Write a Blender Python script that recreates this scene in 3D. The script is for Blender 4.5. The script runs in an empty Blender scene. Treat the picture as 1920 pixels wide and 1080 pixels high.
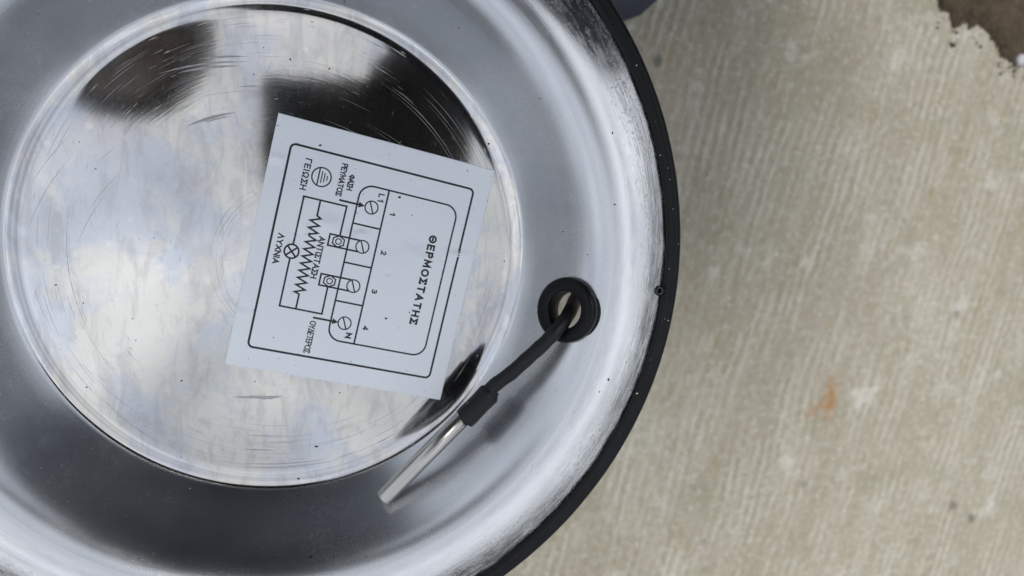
import bpy, bmesh, math, random
from mathutils import Vector, Matrix, noise
random.seed(7)
sc = bpy.context.scene
COL = sc.collection
# All lengths below are in millimetres, measured from the centre of the dish's
# flat base; HZ is how high that base stands above the concrete.
HZ = 220.0
MM = 0.001
def W(p): return Vector((p[0]*MM, p[1]*MM, (p[2]+HZ)*MM))

# ------------------------------------------------------------------ camera
RIGHT = Vector((0.96377, 0.03907, 0.26385))
UP    = Vector((0.0, 0.98921, -0.14647))
BACK  = Vector((-0.26673, 0.14116, 0.95338))
CAM   = Vector((7.56, 31.82, 310.41))
cd = bpy.data.cameras.new('camera'); cam = bpy.data.objects.new('camera', cd); COL.objects.link(cam)
M = Matrix((RIGHT, UP, BACK)).transposed().to_4x4(); M.translation = W(CAM)
cam.matrix_world = M
cd.sensor_width = 36; cd.lens = 26.25; cd.clip_start = 0.002; cd.clip_end = 500
cd.dof.use_dof = True; cd.dof.focus_distance = 0.296; cd.dof.aperture_fstop = 8.5
sc.camera = cam
sc.cycles.sample_clamp_indirect = 2.5
sc.cycles.use_denoising = True

# ------------------------------------------------------------------ overcast sky, weak soft sun
SUN_EL, SUN_AZ = math.radians(52), math.radians(76)      # azimuth from +x, counter-clockwise
w = bpy.data.worlds.new('World'); sc.world = w; w.use_nodes = True
nt = w.node_tree; nt.nodes.clear()
def wn(t): return nt.nodes.new(t)
out = wn('ShaderNodeOutputWorld'); bg = wn('ShaderNodeBackground'); bg.inputs['Strength'].default_value = 0.1
sky = wn('ShaderNodeTexSky'); sky.sky_type = 'NISHITA'; sky.sun_disc = False
sky.sun_elevation = SUN_EL; sky.sun_rotation = math.radians(90) - SUN_AZ; sky.dust_density = 3.0
tc = wn('ShaderNodeTexCoord'); nz = wn('ShaderNodeTexNoise'); nz.inputs['Scale'].default_value = 4.5; nz.inputs['Detail'].default_value = 4
cr = wn('ShaderNodeMapRange'); cr.inputs[1].default_value = 0.35; cr.inputs[2].default_value = 0.65; cr.inputs[3].default_value = 0.82; cr.inputs[4].default_value = 0.98
mx = wn('ShaderNodeMix'); mx.data_type = 'RGBA'; mx.inputs[7].default_value = (6.6, 6.6, 6.65, 1)
cmap = wn('ShaderNodeMapping'); cmap.inputs['Location'].default_value = (2.1, 3.7, 0.9)
nt.links.new(tc.outputs['Generated'], cmap.inputs[0]); nt.links.new(cmap.outputs[0], nz.inputs['Vector']); nt.links.new(nz.outputs[0], cr.inputs[0]); nt.links.new(cr.outputs[0], mx.inputs[0])
cg = wn('ShaderNodeMapRange'); cg.inputs[1].default_value = 0.36; cg.inputs[2].default_value = 0.64; cg.inputs[3].default_value = 5.3; cg.inputs[4].default_value = 11.0
cc = wn('ShaderNodeCombineColor'); 
for i_, k_ in enumerate((0.965, 1.0, 1.06)):
    mm_ = wn('ShaderNodeMath'); mm_.operation = 'MULTIPLY'; mm_.inputs[1].default_value = k_; nt.links.new(cg.outputs[0], mm_.inputs[0]); nt.links.new(mm_.outputs[0], cc.inputs[i_])
nt.links.new(nz.outputs[0], cg.inputs[0]); nt.links.new(cc.outputs[0], mx.inputs[7])
nt.links.new(sky.outputs[0], mx.inputs[6]); nt.links.new(mx.outputs[2], bg.inputs['Color']); nt.links.new(bg.outputs[0], out.inputs[0])
sl = bpy.data.lights.new('sun', 'SUN'); sl.energy = 1.8; sl.angle = math.radians(26); sl.color = (1.0, 0.96, 0.9)
so = bpy.data.objects.new('sun', sl); COL.objects.link(so)
sd = Vector((math.cos(SUN_EL)*math.cos(SUN_AZ), math.cos(SUN_EL)*math.sin(SUN_AZ), math.sin(SUN_EL)))
so.rotation_euler = sd.to_track_quat('Z', 'Y').to_euler(); so.location = (1, 2, 3)
vs = sc.view_settings; vs.view_transform = 'Standard'; vs.look = 'None'; vs.gamma = 1; vs.use_curve_mapping = False; vs.exposure = 0.2

# ------------------------------------------------------------------ node helpers
class Mat:
    def __init__(s, name):
        s.m = bpy.data.materials.new(name); s.m.use_nodes = True; s.t = s.m.node_tree
        s.b = s.t.nodes['Principled BSDF']; s._co = None
    def n(s, typ, **kw):
        nd = s.t.nodes.new(typ)
        for k, v in kw.items(): setattr(nd, k, v)
        return nd
    def put(s, sock, v):
        if isinstance(v, (int, float)): sock.default_value = v
        elif isinstance(v, (tuple, list)): sock.default_value = tuple(v) + ((1,) if len(sock.default_value) == 4 and len(v) == 3 else ())
        else: s.t.links.new(v, sock)
    def co(s):
        if s._co is None: s._co = s.n('ShaderNodeTexCoord').outputs['Object']
        return s._co
    def math(s, op, a, b=0.0, c=0.0, clamp=False):
        nd = s.n('ShaderNodeMath', operation=op, use_clamp=clamp)
        for i, v in enumerate((a, b, c)): s.put(nd.inputs[i], v)
        return nd.outputs[0]
    def vmath(s, op, a, b):
        nd = s.n('ShaderNodeVectorMath', operation=op); s.put(nd.inputs[0], a); s.put(nd.inputs[1], b); return nd.outputs[0]
    def mapping(s, vec, scale=(1,1,1), rot=(0,0,0), loc=(0,0,0)):
        nd = s.n('ShaderNodeMapping'); s.put(nd.inputs[0], vec)
        nd.inputs['Scale'].default_value = scale; nd.inputs['Rotation'].default_value = rot; nd.inputs['Location'].default_value = loc
        return nd.outputs[0]
    def noise(s, vec, scale, detail=3, rough=0.55, dist=0.0):
        nd = s.n('ShaderNodeTexNoise'); s.put(nd.inputs['Vector'], vec); nd.inputs['Scale'].default_value = scale
        nd.inputs['Detail'].default_value = detail; nd.inputs['Roughness'].default_value = rough; nd.inputs['Distortion'].default_value = dist
        return nd.outputs[0]
    def voro(s, vec, scale, out='Distance'):
        nd = s.n('ShaderNodeTexVoronoi'); s.put(nd.inputs['Vector'], vec); nd.inputs['Scale'].default_value = scale; return nd.outputs[out]
    def rng(s, v, a, b, c=0.0, d=1.0):
        nd = s.n('ShaderNodeMapRange'); s.put(nd.inputs[0], v)
        for i, x in enumerate((a, b, c, d)): nd.inputs[i+1].default_value = x
        return nd.outputs[0]
    def mix(s, f, a, b):
        nd = s.n('ShaderNodeMix', data_type='RGBA'); s.put(nd.inputs[0], f); s.put(nd.inputs[6], a); s.put(nd.inputs[7], b); return nd.outputs[2]
    def bump(s, h, strength, dist=0.001, normal=None):
        nd = s.n('ShaderNodeBump'); nd.inputs['Strength'].default_value = strength; nd.inputs['Distance'].default_value = dist
        s.put(nd.inputs['Height'], h)
        if normal is not None: s.put(nd.inputs['Normal'], normal)
        return nd.outputs[0]
    def set(s, **kw):
        for k, v in kw.items(): s.put(s.b.inputs[k.replace('_', ' ')], v)
        return s
    def polar(s, ks, rs):
        """(cos a * ks, sin a * ks, r * rs): noise read here runs in rings round the dish"""
        x = s.n('ShaderNodeSeparateXYZ'); s.put(x.inputs[0], s.co())
        r = s.math('SQRT', s.math('ADD', s.math('MULTIPLY', x.outputs[0], x.outputs[0]), s.math('MULTIPLY', x.outputs[1], x.outputs[1])))
        rr = s.math('MAXIMUM', r, 1e-4)
        c = s.n('ShaderNodeCombineXYZ')
        s.put(c.inputs[0], s.math('MULTIPLY', s.math('DIVIDE', x.outputs[0], rr), ks))
        s.put(c.inputs[1], s.math('MULTIPLY', s.math('DIVIDE', x.outputs[1], rr), ks))
        s.put(c.inputs[2], s.math('MULTIPLY', r, rs))
        return c.outputs[0], r

def mat_concrete():
    m = Mat('broomed concrete'); co = m.co()
    rc = m.mapping(co, rot=(0, 0, math.radians(13)))           # local Y runs along the broom strokes
    wob = m.vmath('ADD', rc, m.vmath('MULTIPLY', m.n('ShaderNodeTexNoise').outputs['Color'], (0, 0, 0)))
    nd = m.n('ShaderNodeTexNoise'); m.put(nd.inputs['Vector'], rc); nd.inputs['Scale'].default_value = 4; nd.inputs['Detail'].default_value = 2
    wob = m.vmath('ADD', rc, m.vmath('MULTIPLY', m.vmath('SUBTRACT', nd.outputs['Color'], (0.5, 0.5, 0.5)), (0.022, 0, 0)))
    st1 = m.noise(m.mapping(wob, scale=(70, 6, 1)), 1, 3, 0.6)
    st2 = m.noise(m.mapping(wob, scale=(230, 75, 1)), 1, 3, 0.65)
    st = m.math('ADD', m.math('MULTIPLY', st1, 0.55), m.math('MULTIPLY', st2, 0.45))
    sx = m.n('ShaderNodeSeparateXYZ'); m.put(sx.inputs[0], wob)
    jit = m.noise(m.mapping(wob, scale=(50, 22, 1)), 1, 4, 0.7)
    rid = m.math('SINE', m.math('ADD', m.math('MULTIPLY', sx.outputs[0], 2*math.pi/0.0088), m.math('MULTIPLY', jit, 7.0)))
    rid = m.math('MULTIPLY', m.rng(rid, -0.6, 1.0), m.rng(m.noise(m.mapping(wob, scale=(30, 11, 1)), 1, 4, 0.6), 0.44, 0.64))
    gate = m.rng(m.noise(co, 5, 3), 0.35, 0.62)                 # strokes worn away in places
    stc = m.math('MULTIPLY', m.rng(st, 0.43, 0.71), m.rng(gate, 0, 1, 0.45, 1.0))
    blot = m.noise(co, 12, 7, 0.68)
    c = m.mix(m.rng(blot, 0.3, 0.7), (0.46, 0.44, 0.355), (0.69, 0.675, 0.605))
    big = m.noise(m.mapping(co, loc=(0.7, 0.2, 0)), 3.2, 4, 0.6)
    c = m.mix(m.rng(big, 0.42, 0.66, 0.0, 0.5), c, (0.36, 0.32, 0.245)); c = m.mix(m.rng(big, 0.46, 0.30, 0.0, 0.5), c, (0.68, 0.665, 0.625))
    c = m.mix(m.math('MULTIPLY', m.rng(stc, 0.0, 1.0, 1, 0), 0.78), c, (0.305, 0.272, 0.20))
    c = m.mix(m.math('MULTIPLY', rid, 0.5), c, (0.72, 0.70, 0.635))
    och = m.rng(m.noise(m.mapping(wob, scale=(60, 24, 1)), 1, 4, 0.6), 0.56, 0.72)
    c = m.mix(m.math('MULTIPLY', och, 0.65), c, (0.33, 0.265, 0.155))
    gre = m.rng(m.noise(co, 17, 4, 0.6), 0.56, 0.74)
    c = m.mix(m.math('MULTIPLY', gre, 0.75), c, (0.30, 0.28, 0.20))
    pale = m.rng(m.noise(m.mapping(co, loc=(3, 5, 0)), 26, 5, 0.65), 0.58, 0.72)
    c = m.mix(m.math('MULTIPLY', pale, 0.7), c, (0.72, 0.71, 0.68))
    grain = m.noise(co, 420, 3, 0.7)
    c = m.mix(m.rng(grain, 0.3, 0.75, 0.0, 0.45), c, (0.36, 0.33, 0.26))
    grit = m.noise(co, 170, 4, 0.75)
    c = m.mix(m.rng(grit, 0.54, 0.68, 0.0, 0.55), c, (0.25, 0.23, 0.175)); c = m.mix(m.rng(grit, 0.45, 0.32, 0.0, 0.45), c, (0.74, 0.73, 0.69))
    # round pits, a few of them dark
    v = m.n('ShaderNodeTexVoronoi'); m.put(v.inputs['Vector'], co); v.inputs['Scale'].default_value = 42
    sepc = m.n('ShaderNodeSeparateColor'); m.put(sepc.inputs[0], v.outputs['Color'])
    pit = m.math('MULTIPLY', m.rng(v.outputs['Distance'], 0.10, 0.24, 1, 0), m.rng(sepc.outputs[0], 0.95, 0.97))
    c = m.mix(m.math('MULTIPLY', pit, 0.6), c, (0.10, 0.095, 0.085))
    # rust stain with a tail
    def spot(x, y, rx, ry, rot):
        q = m.mapping(m.vmath('SUBTRACT', co, (x*MM, y*MM, 0)), rot=(0, 0, rot))
        q = m.mapping(q, scale=(1/(rx*MM), 1/(ry*MM), 0))
        ln = m.n('ShaderNodeVectorMath', operation='LENGTH'); m.put(ln.inputs[0], q)
        return m.rng(m.math('ADD', ln.outputs['Value'], m.rng(m.noise(co, 150, 5, 0.7), 0.25, 0.75, -1.1, 1.1)), 0.1, 1.5, 1, 0)
    ru = m.math('MAXIMUM', spot(446, -143, 7, 15, 0.1), m.math('MULTIPLY', spot(434, -152, 12, 4.5, -0.6), 0.6))
    c = m.mix(m.math('MULTIPLY', ru, 0.95), c, (0.37, 0.20, 0.075))
    h = m.math('SUBTRACT', m.math('ADD', m.math('ADD', m.math('MULTIPLY', st, 0.8), m.math('MULTIPLY', rid, 0.35)), m.math('MULTIPLY', m.math('ADD', grain, grit), 0.3)), m.math('MULTIPLY', pit, 0.5))
    m.set(Base_Color=c, Roughness=0.88, Normal=m.bump(h, 0.7, 0.004)); m.b.inputs['Specular IOR Level'].default_value = 0.25
    return m.m

def mat_soil():
    m = Mat('brown soil'); co = m.co()
    n = m.noise(co, 60, 6, 0.7); g = m.noise(co, 300, 4, 0.7)
    c = m.mix(m.rng(n, 0.3, 0.7), (0.050, 0.034, 0.018), (0.125, 0.092, 0.055))
    c = m.mix(m.rng(g, 0.5, 0.75), c, (0.17, 0.135, 0.095))
    m.set(Base_Color=c, Roughness=0.95, Normal=m.bump(m.math('ADD', n, g), 0.8, 0.006)); return m.m

def mat_disc():
    m = Mat('polished aluminium base'); co = m.co()
    P, r = m.polar(7.0, 1100.0)
    ring = m.noise(P, 1.0, 2, 0.6)
    P2, _ = m.polar(2.2, 420.0)
    ring2 = m.noise(P2, 1.0, 3, 0.6)
    scr = m.math('MULTIPLY', m.rng(ring, 0.66, 0.72), m.rng(m.noise(co, 30, 2), 0.45, 0.6))
    stain = m.noise(co, 26, 9, 0.66, 0.5); st2 = m.noise(m.mapping(co, loc=(4, 1, 0)), 13, 5, 0.6, 0.8)
    c = m.mix(m.rng(stain, 0.45, 0.55), (0.665, 0.65, 0.61), (0.545, 0.57, 0.62))
    c = m.mix(m.math('MULTIPLY', m.rng(st2, 0.52, 0.62), 0.5), c, (0.60, 0.565, 0.54))
    c = m.mix(m.math('MULTIPLY', m.rng(m.noise(co, 70, 5, 0.6), 0.54, 0.62), 0.5), c, (0.62, 0.60, 0.61))
    smear = m.noise(m.mapping(co, rot=(0, 0, 0.6), scale=(1, 0.35, 1)), 130, 8, 0.7, 0.8)
    c = m.mix(m.rng(smear, 0.48, 0.60, 0.0, 0.42), c, (0.40, 0.395, 0.40))
    dust = m.rng(m.noise(co, 2600, 2, 0.6), 0.62, 0.72)
    rough = m.math('ADD', m.math('ADD', m.rng(stain, 0.3, 0.75, 0.055, 0.115), m.math('MULTIPLY', scr, 0.25)), m.math('MULTIPLY', dust, 0.10))
    h = m.math('ADD', m.math('MULTIPLY', ring, 0.35), m.math('ADD', m.math('MULTIPLY', scr, 0.5), m.math('MULTIPLY', ring2, 0.7)))
    nb = m.bump(m.noise(co, 14, 2), 0.05, 0.004)
    spot = m.rng(m.voro(m.vmath('ADD', co, m.vmath('MULTIPLY', m.n('ShaderNodeTexNoise').outputs['Color'], (0, 0, 0))), 95), 0.10, 0.17, 1, 0)
    spot = m.math('MULTIPLY', spot, m.rng(m.noise(co, 35, 2), 0.52, 0.60))
    c = m.mix(m.math('MULTIPLY', spot, 0.3), c, (0.86, 0.85, 0.83))
    film = m.math('ADD', m.rng(st2, 0.5, 0.65, 0.0, 0.012), m.math('MULTIPLY', m.rng(m.noise(m.mapping(co, loc=(9, 2, 0)), 11, 5, 0.65), 0.58, 0.70), 0.05))
    m.set(Base_Color=c, Metallic=m.math('SUBTRACT', 1.0, m.math('ADD', film, m.math('MULTIPLY', dust, 0.06))), Roughness=rough, Normal=m.bump(h, 0.05, 0.0002, nb)); return m.m

def mat_wall():
    m = Mat('spun aluminium wall'); co = m.co()
    P, r = m.polar(2.5, 1700.0); ring = m.noise(P, 1.0, 3, 0.7)
    P2, _ = m.polar(60.0, 900.0); fleck = m.noise(P2, 1.0, 2, 0.6)
    sm = m.noise(co, 22, 5, 0.6)
    c = m.mix(m.rng(sm, 0.35, 0.65), (0.52, 0.55, 0.595), (0.59, 0.61, 0.64))
    c = m.mix(m.rng(ring, 0.35, 0.7, 0, 0.25), c, (0.45, 0.46, 0.48))
    rough = m.math('ADD', m.rng(sm, 0.3, 0.7, 0.225, 0.28), m.math('MULTIPLY', m.rng(fleck, 0.5, 0.8), 0.03))
    tg = m.n('ShaderNodeTangent', direction_type='RADIAL', axis='Z')
    m.set(Base_Color=c, Metallic=0.97, Roughness=rough, Anisotropic=0.5, Normal=m.bump(m.math('ADD', ring, m.math('MULTIPLY', fleck, 0.08)), 0.05, 0.0003))
    m.put(m.b.inputs['Tangent'], tg.outputs[0]); m.b.inputs['Anisotropic Rotation'].default_value = 0.25; return m.m

def mat_brim():
    m = Mat('weathered aluminium brim'); co = m.co()
    P, r = m.polar(3.0, 1500.0); ring = m.noise(P, 1.0, 3, 0.7)
    P2, _ = m.polar(14.0, 500.0); pat = m.noise(P2, 1.0, 5, 0.65)
    pitn = m.rng(m.noise(co, 620, 4, 0.7), 0.56, 0.71); zone = m.rng(m.noise(co, 38, 3), 0.42, 0.55)
    pit = m.math('MULTIPLY', m.math('MULTIPLY', pitn, zone), m.rng(r, 0.134, 0.146))
    ox = m.rng(pat, 0.43, 0.66)
    out_ = m.rng(r, 0.127, 0.143); ox = m.math('MULTIPLY', ox, out_)
    c = m.mix(ox, m.mix(out_, (0.60, 0.615, 0.645), (0.80, 0.81, 0.825)), (0.87, 0.87, 0.865))
    c = m.mix(m.math('MULTIPLY', pit, 0.7), c, (0.36, 0.355, 0.35))
    rough = m.math('ADD', m.math('ADD', m.rng(out_, 0, 1, 0.26, 0.17), m.rng(ox, 0, 1, 0.0, 0.19)), m.math('MULTIPLY', pit, 0.25))
    h = m.math('SUBTRACT', m.math('ADD', m.math('MULTIPLY', ring, 0.5), m.math('MULTIPLY', ox, 0.25)), m.math('MULTIPLY', pit, 0.6))
    m.set(Base_Color=c, Metallic=1.0, Roughness=rough, Normal=m.bump(h, 0.18, 0.0003)); return m.m

def mat_plain(name, col, rough=0.5, metal=0.0, grain=None, bump=0.0, spec=0.5, var=0.25):
    m = Mat(name)
    if grain:
        n = m.noise(m.co(), grain, 4, 0.6)
        c = m.mix(m.rng(n, 0.3, 0.7), tuple(x*(1-var) for x in col), tuple(min(1, x*(1+var)) for x in col))
        m.set(Base_Color=c, Roughness=m.rng(n, 0.3, 0.7, max(0, rough-0.06), rough+0.06))
        if bump: m.set(Normal=m.bump(n, bump, 0.0004))
    else: m.set(Base_Color=col, Roughness=rough)
    m.b.inputs['Metallic'].default_value = metal; m.b.inputs['Specular IOR Level'].default_value = spec
    return m.m

def mat_rubber():
    m = Mat('black rubber'); co = m.co()
    n = m.noise(co, 90, 4, 0.6); d = m.rng(m.noise(co, 1500, 3, 0.6), 0.68, 0.76)
    c = m.mix(m.rng(n, 0.3, 0.7), (0.0035, 0.0038, 0.005), (0.007, 0.0076, 0.0100)); c = m.mix(m.math('MULTIPLY', d, 0.25), c, (0.15, 0.15, 0.15))
    m.set(Base_Color=c, Roughness=m.rng(n, 0.3, 0.7, 0.34, 0.48), Normal=m.bump(m.noise(co, 700, 2), 0.08, 0.0003)); m.b.inputs['Specular IOR Level'].default_value = 0.2; return m.m

def mat_tube():
    m = Mat('drawn stainless tube'); co = m.co()
    n = m.noise(m.mapping(co, scale=(2500, 2500, 18)), 1, 3, 0.65)
    c = m.mix(m.rng(n, 0.3, 0.7), (0.40, 0.39, 0.375), (0.57, 0.56, 0.54))
    m.set(Base_Color=c, Metallic=1.0, Roughness=m.rng(n, 0.3, 0.7, 0.22, 0.32), Normal=m.bump(n, 0.10, 0.0002)); return m.m

def mat_paper():
    m = Mat('white plastic label'); co = m.co()
    sp = m.rng(m.noise(co, 1100, 2, 0.5), 0.735, 0.77); n = m.noise(co, 40, 3)
    c = m.mix(m.rng(n, 0.3, 0.7), (0.76, 0.81, 0.88), (0.79, 0.835, 0.895)); c = m.mix(sp, c, (0.2, 0.2, 0.2))
    m.set(Base_Color=c, Roughness=0.20, Normal=m.bump(m.noise(co, 120, 3), 0.03, 0.001)); return m.m

def mat_ink():
    m = Mat('printed ink'); n = m.noise(m.co(), 900, 3, 0.6)
    m.set(Base_Color=m.mix(m.rng(n, 0.3, 0.7), (0.004, 0.004, 0.006), (0.010, 0.009, 0.013)), Roughness=0.4); return m.m

CONC, SOIL = mat_concrete(), mat_soil()
DISC, WALL, BRIM = mat_disc(), mat_wall(), mat_brim()
RUB, TUBE, PAPER, INK = mat_rubber(), mat_tube(), mat_paper(), mat_ink()
SHRINK = mat_plain('black heat shrink', (0.008, 0.0085, 0.011), 0.45, grain=300, bump=0.15, spec=0.28)
SCRATCH = mat_plain('scratched metal', (0.45, 0.45, 0.46), 0.6, 1.0, grain=2000)
DIRT = mat_plain('dark grit', (0.022, 0.018, 0.016), 0.8, grain=900)
DUST = mat_plain('pale grit', (0.50, 0.48, 0.45), 0.8, grain=900)

# ------------------------------------------------------------------ object helpers
def tag(o, label=None, cat=None, group=None, kind=None):
    for k, v in (('label', label), ('category', cat), ('group', group), ('kind', kind)):
        if v: o[k] = v
    return o
def empty(name, loc):
    o = bpy.data.objects.new(name, None); COL.objects.link(o); o.location = W(loc); o.empty_display_size = 0.02; return o
def build(name, verts, faces, mat, parent=None, origin=(0, 0, 0), smooth=True, sharp=0):
    """verts in millimetres from the dish centre; origin = where the object's (or its root's) base stands"""
    og = Vector(origin)
    me = bpy.data.meshes.new(name); me.from_pydata([tuple((Vector(v)-og)*MM) for v in verts], [], faces)
    for p in me.polygons: p.use_smooth = smooth
    bm = bmesh.new(); bm.from_mesh(me); bmesh.ops.recalc_face_normals(bm, faces=bm.faces); bm.to_mesh(me); bm.free()
    if sharp: me.set_sharp_from_angle(angle=math.radians(sharp))
    if mat: me.materials.append(mat)
    o = bpy.data.objects.new(name, me); COL.objects.link(o)
    if parent is not None: o.parent = parent
    else: o.location = W(og)
    return o
def lathe(profile, seg, closed=True, axis=None, centre=(0, 0, 0)):
    """profile of (r, z); closed = joined back to its first point. axis turns z onto that direction"""
    q = Vector((0, 0, 1)).rotation_difference(Vector(axis)) if axis is not None else None
    c = Vector(centre); vs_, fs = [], []; n = len(profile)
    for i in range(seg):
        a = 2*math.pi*i/seg; ca, sa = math.cos(a), math.sin(a)
        for r, z in profile:
            v = Vector((r*ca, r*sa, z)); vs_.append((q @ v if q else v) + c)
    for i in range(seg):
        j = (i+1) % seg
        for k in range(n if closed else n-1):
            l = (k+1) % n
            fs.append((i*n+k, j*n+k, j*n+l, i*n+l))
    return vs_, fs
def tube(path, radii, seg=20, cap=True):
    P = [Vector(p) for p in path]; vs_, fs = [], []
    if not isinstance(radii, (list, tuple)): radii = [radii]*len(P)
    t0 = (P[1]-P[0]).normalized(); nrm = t0.orthogonal().normalized()
    for i, p in enumerate(P):
        t = (P[min(i+1, len(P)-1)]-P[max(i-1, 0)]).normalized()
        nrm = (nrm - t*nrm.dot(t)).normalized(); b = t.cross(nrm)
        for k in range(seg):
            a = 2*math.pi*k/seg; vs_.append(p + (nrm*math.cos(a)+b*math.sin(a))*radii[i])
    for i in range(len(P)-1):
        for k in range(seg):
            l = (k+1) % seg; fs.append((i*seg+k, i*seg+l, (i+1)*seg+l, (i+1)*seg+k))
    if cap: fs += [tuple(range(seg))[::-1], tuple((len(P)-1)*seg+k for k in range(seg))]
    return vs_, fs
def spline(pts, n):
    P = [Vector(p) for p in pts]; P = [2*P[0]-P[1]] + P + [2*P[-1]-P[-2]]; o = []
    for i in range(1, len(P)-2):
        for k in range(n):
            t = k/n; a, b, c, d = P[i-1:i+3]
            o.append(0.5*((2*b)+(c-a)*t+(2*a-5*b+4*c-d)*t*t+(3*b-a-3*c+d)*t**3))
    return o + [P[-2]]

# ------------------------------------------------------------------ the ground
S = 60000
xs = [-S, -1500, 1500, S]
V_, F_ = [], []
for y in xs:
    for x in xs: V_.append((x, y, -HZ))
for j in range(3):
    for i in range(3): F_.append((j*4+i, j*4+i+1, j*4+i+5, j*4+i+4))
tag(build('concrete_ground', V_, F_, CONC, origin=(0, 0, -HZ), smooth=False), 'pale broom-finished concrete ground with brown stains', kind='structure')

def soil_edge(x):
    pts = [(490, 330), (503, 235), (508, 200), (514, 184), (522, 186), (529, 172), (537, 174), (541, 183), (546, 172), (556, 178), (568, 171), (577, 163), (583, 154), (596, 150), (612, 148), (640, 138), (700, 120), (760, 112), (900, 90)]
    for (x0, y0), (x1, y1) in zip(pts, pts[1:]):
        if x0 <= x <= x1: return y0+(y1-y0)*(x-x0)/(x1-x0) + 3.0*noise.noise((x*0.25, 0, 3))
    return 1e9 if x < 490 else 90
V_, F_, idx = [], [], {}
X0, Y0, ST, NX, NY = 490, 80, 2.5, 150, 150
for j in range(NY):
    for i in range(NX):
        x, y = X0+i*ST, Y0+j*ST; d = y-soil_edge(x)
        if d > -ST:
            yy = max(y, soil_edge(x)); d = max(d, 0)
            z = 0.3 + min(5.5, d*0.5) + (2.2*noise.fractal((x*0.06, y*0.06, 0), 1, 2, 4)+1.2*noise.noise((x*0.3, y*0.3, 5)))*min(1, d/8)
            idx[i, j] = len(V_); V_.append((x, yy, -HZ+max(z, 0.3 if d > 0 else -0.5)))
for j in range(NY-1):
    for i in range(NX-1):
        q = [(i, j), (i+1, j), (i+1, j+1), (i, j+1)]
        if all(k in idx for k in q): F_.append(tuple(idx[k] for k in q))
tag(build('soil', V_, F_, SOIL, origin=(560, 200, -HZ)), 'dark brown soil spilling over the edge of the concrete', kind='structure')

def pebble(name, x, y, r, mat, label):
    bm = bmesh.new(); bmesh.ops.create_icosphere(bm, subdivisions=3, radius=1)
    vs_ = []
    for v in bm.verts:
        k = 1+0.25*noise.noise(v.co*1.6+Vector((x, y, 0))); vs_.append((x+v.co.x*r*1.25*k, y+v.co.y*r*k, -HZ+r*0.55+v.co.z*r*0.6*k))
    fs = [tuple(q.index for q in f.verts) for f in bm.faces]; bm.free()
    return tag(build(name, vs_, fs, mat, origin=(x, y, -HZ)), label, 'pebble')
PEB = mat_plain('white pebble stone', (0.55, 0.55, 0.58), 0.6, grain=200)
pebble('pebble', 604, 153, 5.0, PEB, 'small white pebble at the edge of the brown soil')

bm = bmesh.new(); rd = random.Random(11)
def crumb(x, y, r, i):
    res = bmesh.ops.create_icosphere(bm, subdivisions=1, radius=1)
    for q in res['verts']:
        k = 1+0.5*noise.noise(q.co*2+Vector((i, 0, 0))); q.co = Vector((x+q.co.x*r*k, y+q.co.y*r*k*0.8, -HZ+r*0.4+q.co.z*r*0.6*k))
for i in range(110):
    x = rd.uniform(500, 660); y = soil_edge(x)+rd.gauss(-2, 7); crumb(x, y, 0.5+2.2*rd.random()**3, i)
for q in bm.verts: q.co = (q.co-Vector((560, 180, -HZ)))*MM
me = bpy.data.meshes.new('soil_crumbs'); bm.to_mesh(me); bm.free(); me.materials.append(SOIL)
o = bpy.data.objects.new('soil_crumbs', me); COL.objects.link(o); o.location = W((560, 180, -HZ)); tag(o, 'loose brown crumbs of soil along the concrete edge', kind='stuff')

# ------------------------------------------------------------------ support under the dish
prof = [(0, -1.2), (84, -1.2), (88, -3), (90, -8), (104, -198), (112, -199), (114, -203), (114, -209), (112, -211), (106, -211), (106, -219.9), (103, -219.9), (101, -200), (87, -10), (84, -5), (0, -5)]
bk = empty('upturned_bucket', (0, 0, -HZ)); tag(bk, 'upturned grey plastic bucket standing under the metal dish', 'bucket')
BUCK = mat_plain('grey plastic', (0.16, 0.165, 0.17), 0.45, grain=60)
v, f = lathe(prof, 72, closed=False); build('bucket_shell', v, f, BUCK, bk, (0, 0, -HZ))

# ------------------------------------------------------------------ the metal dish
TH = [(0, 0), (60, 0.3), (90, 0.7), (92, 2.5), (97, 20), (98, 29), (99, 44), (104, 50), (108, 51.5), (113, 52), (117, 48), (120, 41), (123.5, 29), (127, 17), (130, 8), (133, 0), (136.5, -10), (141, -18), (147, -22), (160, -22)]   # (radius, slope in degrees)
def slope(r):
    for (a, s0), (b, s1) in zip(TH, TH[1:]):
        if a <= r <= b: return s0+(s1-s0)*(r-a)/(b-a)
    return TH[-1][1]
ZT = [0.0]; DR = 0.1
for i in range(1640): ZT.append(ZT[-1]+DR*math.tan(math.radians(slope((i+0.5)*DR))))
Z0 = ZT[900]
def zin(r):
    k = r/DR; i = int(k); return ZT[i]+(ZT[i+1]-ZT[i])*(k-i)-Z0
def shellprof(radii, t=0.8):
    inn = [(r, zin(r)) for r in radii]; o = []
    for r, z in reversed(inn):
        s = math.radians(slope(r)); o.append((max(r+t*math.sin(s), 0), z-t*math.cos(s)))
    return inn+o
def steps(a, b, d): n = max(1, round((b-a)/d)); return [a+(b-a)*i/n for i in range(n+1)]
DO = (0, 0, -1.19)
dish = empty('metal_dish', DO)
tag(dish, 'round spun aluminium dish with mirror-polished base and black rubber edge', 'dish')
rad = [0.05]+steps(1, 90, 2)[0:]+steps(90.4, 98, 0.3)
v, f = lathe(shellprof(rad), 256); base = build('base_disc', v, f, DISC, dish, DO, sharp=40); tag(base, 'flat mirror-polished centre of the dish, scratched and stained')
rad = steps(98, 104, 0.4)+steps(104.7, 127, 0.8)
v, f = lathe(shellprof(rad), 320); wall = build('side_wall', v, f, WALL, dish, DO, sharp=40); tag(wall, 'sloping dull spun metal side of the dish')
rad = steps(127, 157.4, 0.5)
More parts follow.
